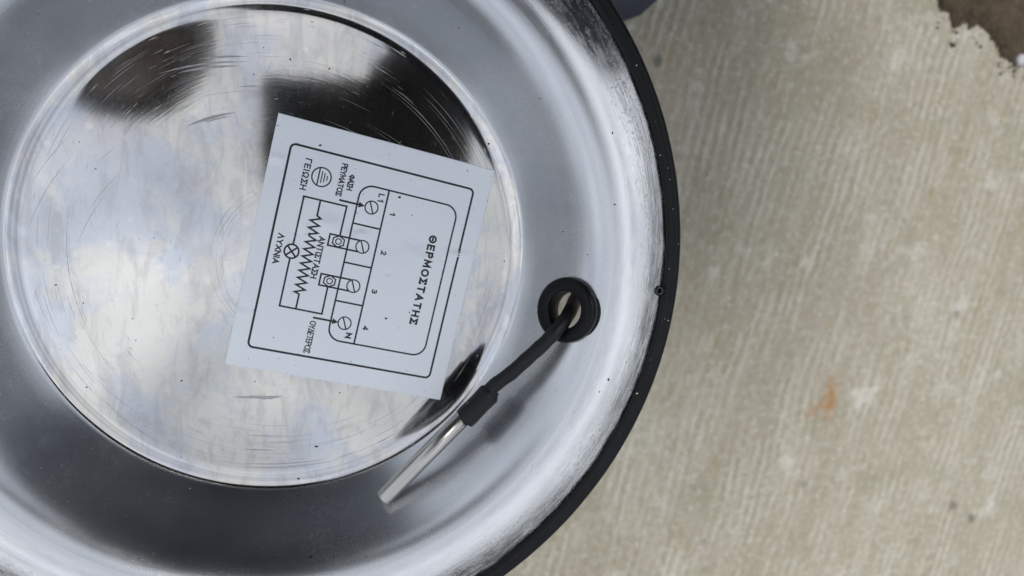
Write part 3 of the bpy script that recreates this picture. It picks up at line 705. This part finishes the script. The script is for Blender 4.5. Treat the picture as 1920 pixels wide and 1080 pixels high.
def shoe(toe, heel):
    t_, h_ = Vector(toe), Vector(heel); ax_ = (t_-h_).normalized(); sx = Vector((ax_.y, -ax_.x, 0)); L = (t_-h_).length
    def ring(u, w_, zb, zt, n_=20):
        c = h_+ax_*L*u; return [c+sx*w_*math.cos(2*math.pi*i/n_)+Vector((0, 0, (zb+zt)/2+(zt-zb)/2*math.sin(2*math.pi*i/n_))) for i in range(n_)]
    def loft(rs):
        vs_ = [p for r_ in rs for p in r_]; n_ = len(rs[0]); fs = [(i*n_+k, i*n_+(k+1) % n_, (i+1)*n_+(k+1) % n_, (i+1)*n_+k) for i in range(len(rs)-1) for k in range(n_)]
        return vs_, fs+[tuple(range(n_))[::-1], tuple((len(rs)-1)*n_+k for k in range(n_))]
    g = -HZ
    v, f = loft([ring(u, w_, g+12, g+zt) for u, w_, zt in ((0.0, 20, 70), (0.04, 33, 92), (0.2, 38, 105), (0.4, 41, 96), (0.6, 46, 76), (0.75, 48, 62), (0.88, 43, 50), (0.96, 30, 38), (1.0, 12, 26))])
    up_ = build('shoe', v, f, SHOE, person, PRO)
    pts = []
    for i in range(40):
        an = 2*math.pi*i/40; u = 0.5+0.52*math.cos(an); w_ = (38+14*u)*abs(math.sin(an))**0.7*(1 if math.sin(an) > 0 else -1); pts.append(h_+ax_*L*u+sx*w_)
    v = [p+Vector((0, 0, g+0.2)) for p in pts]+[p+Vector((0, 0, g+20)) for p in pts]
    f = [(i, (i+1) % 40, 40+(i+1) % 40, 40+i) for i in range(40)]+[tuple(range(40))[::-1], tuple(range(40, 80))]
    build('sole', v, f, SOLE, up_, PRO, smooth=False)
shoe((178, 150, 0), (345, 365, 0)); shoe((-60, 275, 0), (-40, 545, 0))

# ------------------------------------------------------------------ unseen walls, added to darken what the dish mirrors
STONE = mat_plain('grey rendered wall', (0.075, 0.078, 0.078), 0.9, grain=3, bump=0.4)
def unseen_wall(p0, p1, h, label):
    a_, b_ = Vector((*p0, 0)), Vector((*p1, 0)); d = (b_-a_).normalized(); n_ = Vector((-d.y, d.x, 0)); g = -HZ
    root = empty('unseen_wall', (*p0, g)); tag(root, label, 'wall')
    def bx(q0, q1, t0, z0, z1):
        c = [q0-n_*t0, q1-n_*t0, q1+n_*t0, q0+n_*t0]; return [p+Vector((0, 0, z0)) for p in c]+[p+Vector((0, 0, z1)) for p in c], [(3, 2, 1, 0), (4, 5, 6, 7)]+[(i, (i+1) % 4, 4+(i+1) % 4, 4+i) for i in range(4)]
    v, f = bx(a_, b_, 90, g, g+h); build('wall_face', v, f, STONE, root, (*p0, g), smooth=False)
    v, f = bx(a_-d*20, b_+d*20, 120, g+h, g+h+60); build('coping', v, f, STONE, root, (*p0, g), smooth=False)
unseen_wall((-2400, -2600), (3000, -2600), 1250, 'added unseen low grey wall with coping, the section joining the two side sections')
unseen_wall((3100, -2470), (3100, 2600), 1350, 'added unseen grey wall section behind the broken concrete edge and soil')
STONE = mat_plain('dark rendered wall', (0.062, 0.070, 0.082), 0.9, grain=3, bump=0.4)
unseen_wall((-1500, 2700), (2990, 2700), 2300, 'tall dark unseen wall section added behind the crouching person to darken reflections')
STONE = mat_plain('pale rendered wall', (0.30, 0.295, 0.28), 0.9, grain=3, bump=0.4)
unseen_wall((-2500, -2470), (-2500, 2600), 850, 'added unseen pale rendered wall section, lowest of the three')
